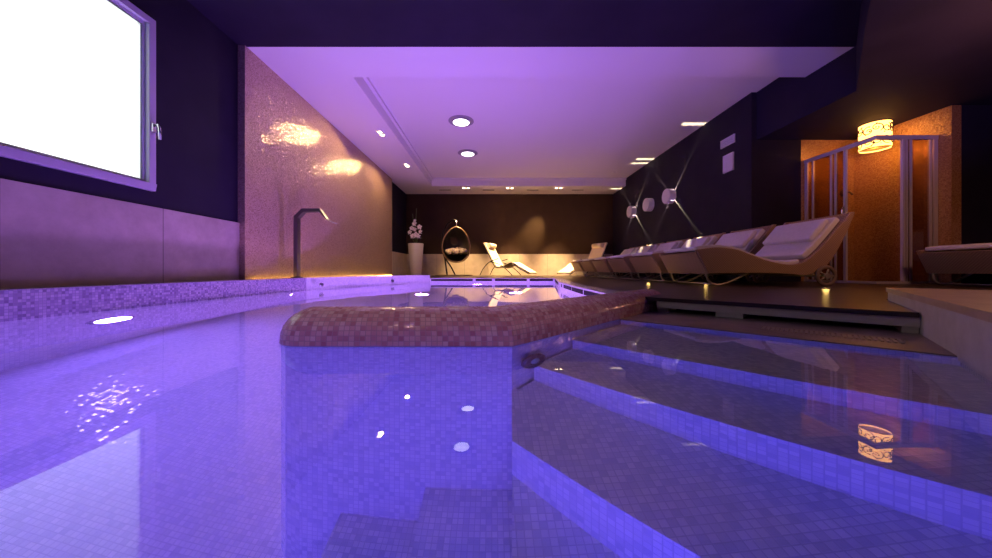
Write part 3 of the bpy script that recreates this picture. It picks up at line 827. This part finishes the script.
for k in range(60):
    a, rr_ = k * 2.399, 0.27 * math.sqrt(k / 60)
    cu.ball((cx_ + rr_ * math.cos(a) * 1.1, -0.02 + rr_ * math.sin(a) * 0.8, cz_ - 0.27 + 0.10 * math.cos(rr_ * 4) + 0.02 * (k % 3)), 0.07, 8)
cu.build('cushion', M['seat'], eg)

# ------------------------------------------------------------------ vase with orchids
va = thing('floor_vase', 'tall tapered white vase standing in the far left corner', 'vase', (-2.32, 9.75, ZF))
MB().lathe([(0.0, 0.0), (0.155, 0.0), (0.165, 0.02), (0.20, 0.45), (0.235, 0.97), (0.225, 0.98), (0.215, 0.95), (0.20, 0.90)], n=36).build('vase_body', M['china'], va)
MB().lathe([(0.21, 0.93), (0.1, 0.97), (0.0, 0.98)], n=24).build('soil', M['soil'], va)
orc = thing('orchid', 'pale pink orchids with bare twigs growing from the white vase', 'orchid', (-2.32, 9.75, ZF + 0.97))
st = MB()
stems = [[(0, 0, 0), (-0.03, 0, .4), (0.0, 0, .75), (0.02, 0, 1.08)], [(0.03, 0, 0), (-0.06, 0.02, .45), (-0.1, 0, .92)], [(0.02, 0, 0), (0.10, -0.02, .35), (0.16, -0.05, .55)], [(-0.02, 0, 0), (-0.12, -.03, .2), (-0.17, -0.05, .35)]]
for s_ in stems: st.tube(smooth_line(s_, 4), [0.010] * (4 * (len(s_) - 1) + 1), 6)
st.build('stems', M['stem'], orc)
lf = MB()
for k in range(7):
    a = 2 * PI * k / 7
    pts_ = [(0.2 * t_ * math.cos(a), 0.2 * t_ * math.sin(a), 0.05 + 0.16 * math.sin(t_ * 2.4)) for t_ in (0, .25, .5, .75, 1)]
    lf.tube(pts_, [0.012, 0.03, 0.035, 0.025, 0.004], 6, flat=(0.2, 1))
lf.build('leaves', M['stem'], orc)
def flower(c, r, yaw):
    mb = MB()
    R_ = Matrix.Rotation(yaw, 3, 'Z')
    for k in range(5):
        a = PI / 2 + 2 * PI * k / 5
        rows_ = []
        for i in range(6):
            u = i / 5
            wd = r * 0.42 * math.sin(PI * min(1, 0.12 + u * 0.88)) 
            row = []
            for j in (-1, 0, 1):
                p = Vector((math.cos(a) * u * r - math.sin(a) * wd * j, -0.02 - 0.05 * math.sin(u * PI) + 0.012 * abs(j), math.sin(a) * u * r + math.cos(a) * wd * j))
                row.append(Vector(c) + R_ @ p)
            rows_.append(row)
        mb.grid(rows_)
    mb.ball((c[0], c[1] - 0.03, c[2]), 0.015, 8)
    return mb
random.seed(3)
for c, r in (((-0.02, -.06, .60), .085), ((-0.10, -.08, .46), .08), ((-0.16, -.06, .34), .075), ((0.03, -.09, .26), .10), ((0.13, -.08, .50), .085), ((0.17, -.06, .36), .075), ((0.02, -.10, .42), .07), ((-0.08, -.1, .22), .085), ((0.12, -.09, .22), .07), ((0.0, -.05, .70), .05)):
    mbf = flower(c, r, random.uniform(-0.5, 0.5))
    mbf.build('flower', M['petal'], orc)

# ------------------------------------------------------------------ shower enclosure
se = thing('shower_enclosure', 'corner shower with bronze glass panels in slim metal frames', 'shower', (0, 0, ZF))
HX0, HY0 = 4.86, 4.05
zt = 1.97 - ZF
mb = MB().box((HX0 - 0.02, HY0, zt - 0.05), (HX0 + 0.02, YW - 0.005, zt)).box((HX0 + 0.0201, HY0 - 0.02, zt - 0.05), (XA - 0.005, HY0 + 0.02, zt)).box((HX0 - 0.02, HY0 - 0.02, zt - 0.05), (HX0 + 0.02, HY0 - 0.0001, zt))
mb.build('top_rail', M['alum'], se)
mb = MB().box((HX0 - 0.025, HY0, 0.0), (HX0 + 0.025, YW - 0.005, 0.03)).box((HX0 + 0.0251, HY0 - 0.025, 0.0), (XA - 0.005, HY0 + 0.025, 0.03)).box((HX0 - 0.025, HY0 - 0.025, 0), (HX0 + 0.025, HY0 - 0.0001, 0.03))
mb.build('bottom_rail', M['alum'], se)
for y, w_ in ((YW - 0.03, 0.045), (4.84, 0.02), (4.58, 0.02), (4.52, 0.022), (4.40, 0.03)):
    MB().box((HX0 - 0.015, y - w_ / 2, 0.03), (HX0 + 0.015, y + w_ / 2, zt - 0.05)).build('post', M['alum'], se)
for x, w_ in ((XA - 0.03, 0.05), (5.54, 0.02), (5.29, 0.022), (5.20, 0.03), (5.24, 0.012)):
    MB().box((x - w_ / 2, HY0 - 0.015, 0.03), (x + w_ / 2, HY0 + 0.015, zt - 0.05)).build('post', M['alum'], se)
MB().box((HX0 - 0.003, 4.40, 0.03), (HX0 + 0.003, YW - 0.03, zt - 0.05)).build('glass_panel', M['glass'], se)
MB().box((5.20, HY0 - 0.003, 0.03), (XA - 0.03, HY0 + 0.003, zt - 0.05)).build('glass_panel', M['glass'], se)
MB().tube([(HX0 - 0.03, 4.40, 0.86), (HX0 - 0.05, 4.40, 0.90), (HX0 - 0.05, 4.40, 1.0), (HX0 - 0.03, 4.40, 1.04)], 0.01).build('door_handle', M['chrome'], se)
tap = thing('shower_tap', 'small brass shower tap on the amber mosaic below the drum lamp', 'shower tap', (5.45, YW, 1.46))
MB().lathe([(0.0, 0), (0.05, 0), (0.05, 0.015), (0.02, 0.02), (0.02, 0.06), (0.0, 0.06)], m=Matrix.Rotation(PI / 2, 3, 'X')).build('rosette', M['bronze'], tap)
MB().tube([(0, -0.055, 0), (0.0, -0.10, 0.0), (0.0, -0.13, -0.05)], 0.014).build('lever', M['bronze'], tap)

# drum lamp
LX, LY, LR, LZ0, LZ1 = 5.30, 4.43, 0.152, 1.935, ZLOW - 0.004
dl = thing('drum_lamp', 'glowing drum lamp with dark scroll pattern hanging in the shower corner', 'lamp', (LX, LY, ZLOW))
NS = 48
mb = MB().lathe([(LR, LZ0 - ZLOW), (LR, LZ1 - ZLOW)], n=NS)
s_o = mb.build('lamp_shade', M['shade'], dl)
MB().tube([(0, 0, 0), (0, 0, -0.12)], 0.015).build('stem', M['bronze'], dl)
for zz in (LZ0, LZ1):
    MB().tube([(LR * math.cos(2 * PI * k / NS), LR * math.sin(2 * PI * k / NS), zz - ZLOW) for k in range(NS)], 0.006, 6, closed=True).build('shade_ring', M['bronze'], dl)
scr = MB()
random.seed(11)
def on(a, z): return ((LR + 0.003) * math.cos(a), (LR + 0.003) * math.sin(a), z)
for k in range(11):
    a0 = 2 * PI * k / 11 + random.uniform(-0.1, 0.1)
    for lvl in (0.26, 0.70):
        z0 = LZ0 - ZLOW + (LZ1 - LZ0) * (lvl + random.uniform(-0.06, 0.06))
        d = random.choice((-1, 1)); ph0 = random.uniform(0, 6)
        pts_ = []
        for i in range(22):
            t_ = i / 21
            rr_ = 0.012 + 0.050 * t_
            an = ph0 + d * t_ * 3.4 * PI * 0.75
            pts_.append(on(a0 + rr_ * math.cos(an) / LR, z0 + rr_ * math.sin(an)))
        scr.tube(pts_, 0.0055, 5)
        for q in range(4):
            aa, zq = a0 + random.uniform(-0.28, 0.28), z0 + random.uniform(-0.06, 0.06)
            if LZ0 + 0.02 < zq + ZLOW < LZ1 - 0.02:
                scr.ball(on(aa, zq), random.uniform(0.006, 0.012), 6)
scr.build('scrollwork', M['scroll'], dl)
MB().lathe([(0.0, LZ0 - ZLOW + 0.02), (LR - 0.004, LZ0 - ZLOW + 0.02), (LR - 0.004, LZ0 - ZLOW + 0.026), (0.0, LZ0 - ZLOW + 0.026)], n=NS, smooth=False).build('base_disc', M['bronze'], dl)

light('drum_lamp_fill', 'POINT', (LX, LY, LZ0 - 0.03), 5.5, (1.0, 0.42, 0.08), shadow_soft_size=0.0)  # unseen light below the closed shade, added to brighten the shower mosaic

# ------------------------------------------------------------------ small floor spots in the deck
for i, (x, y, lab) in enumerate(((2.16, 4.42, 'floor spot glowing yellow in the deck at the foot of the second lounger'), (2.62, 3.92, 'floor spot glowing yellow under the foot of the nearest lounger'), (3.10, 2.97, 'floor spot below the wheel of the nearest lounger'))):
    t = thing('floor_spot', lab, 'floor light', (x, y, ZF), 0, 'small floor spots in the deck')
    MB().lathe([(0.0, 0.001), (0.04, 0.001), (0.038, 0.006), (0.028, 0.006)], n=20).build('ring', M['chrome'], t)
    MB().lathe([(0.028, 0.0045), (0.0, 0.005)], n=20).build('lens', M['floorled'], t)
    light('floor_spot_light', 'POINT', (x, y, ZF + 0.05), 0.3, (1.0, 0.6, 0.15), shadow_soft_size=0.02)

for o in bpy.data.objects:
    if o.type == 'MESH' and o is not wat:
        o.cycles.is_caustics_receiver = True
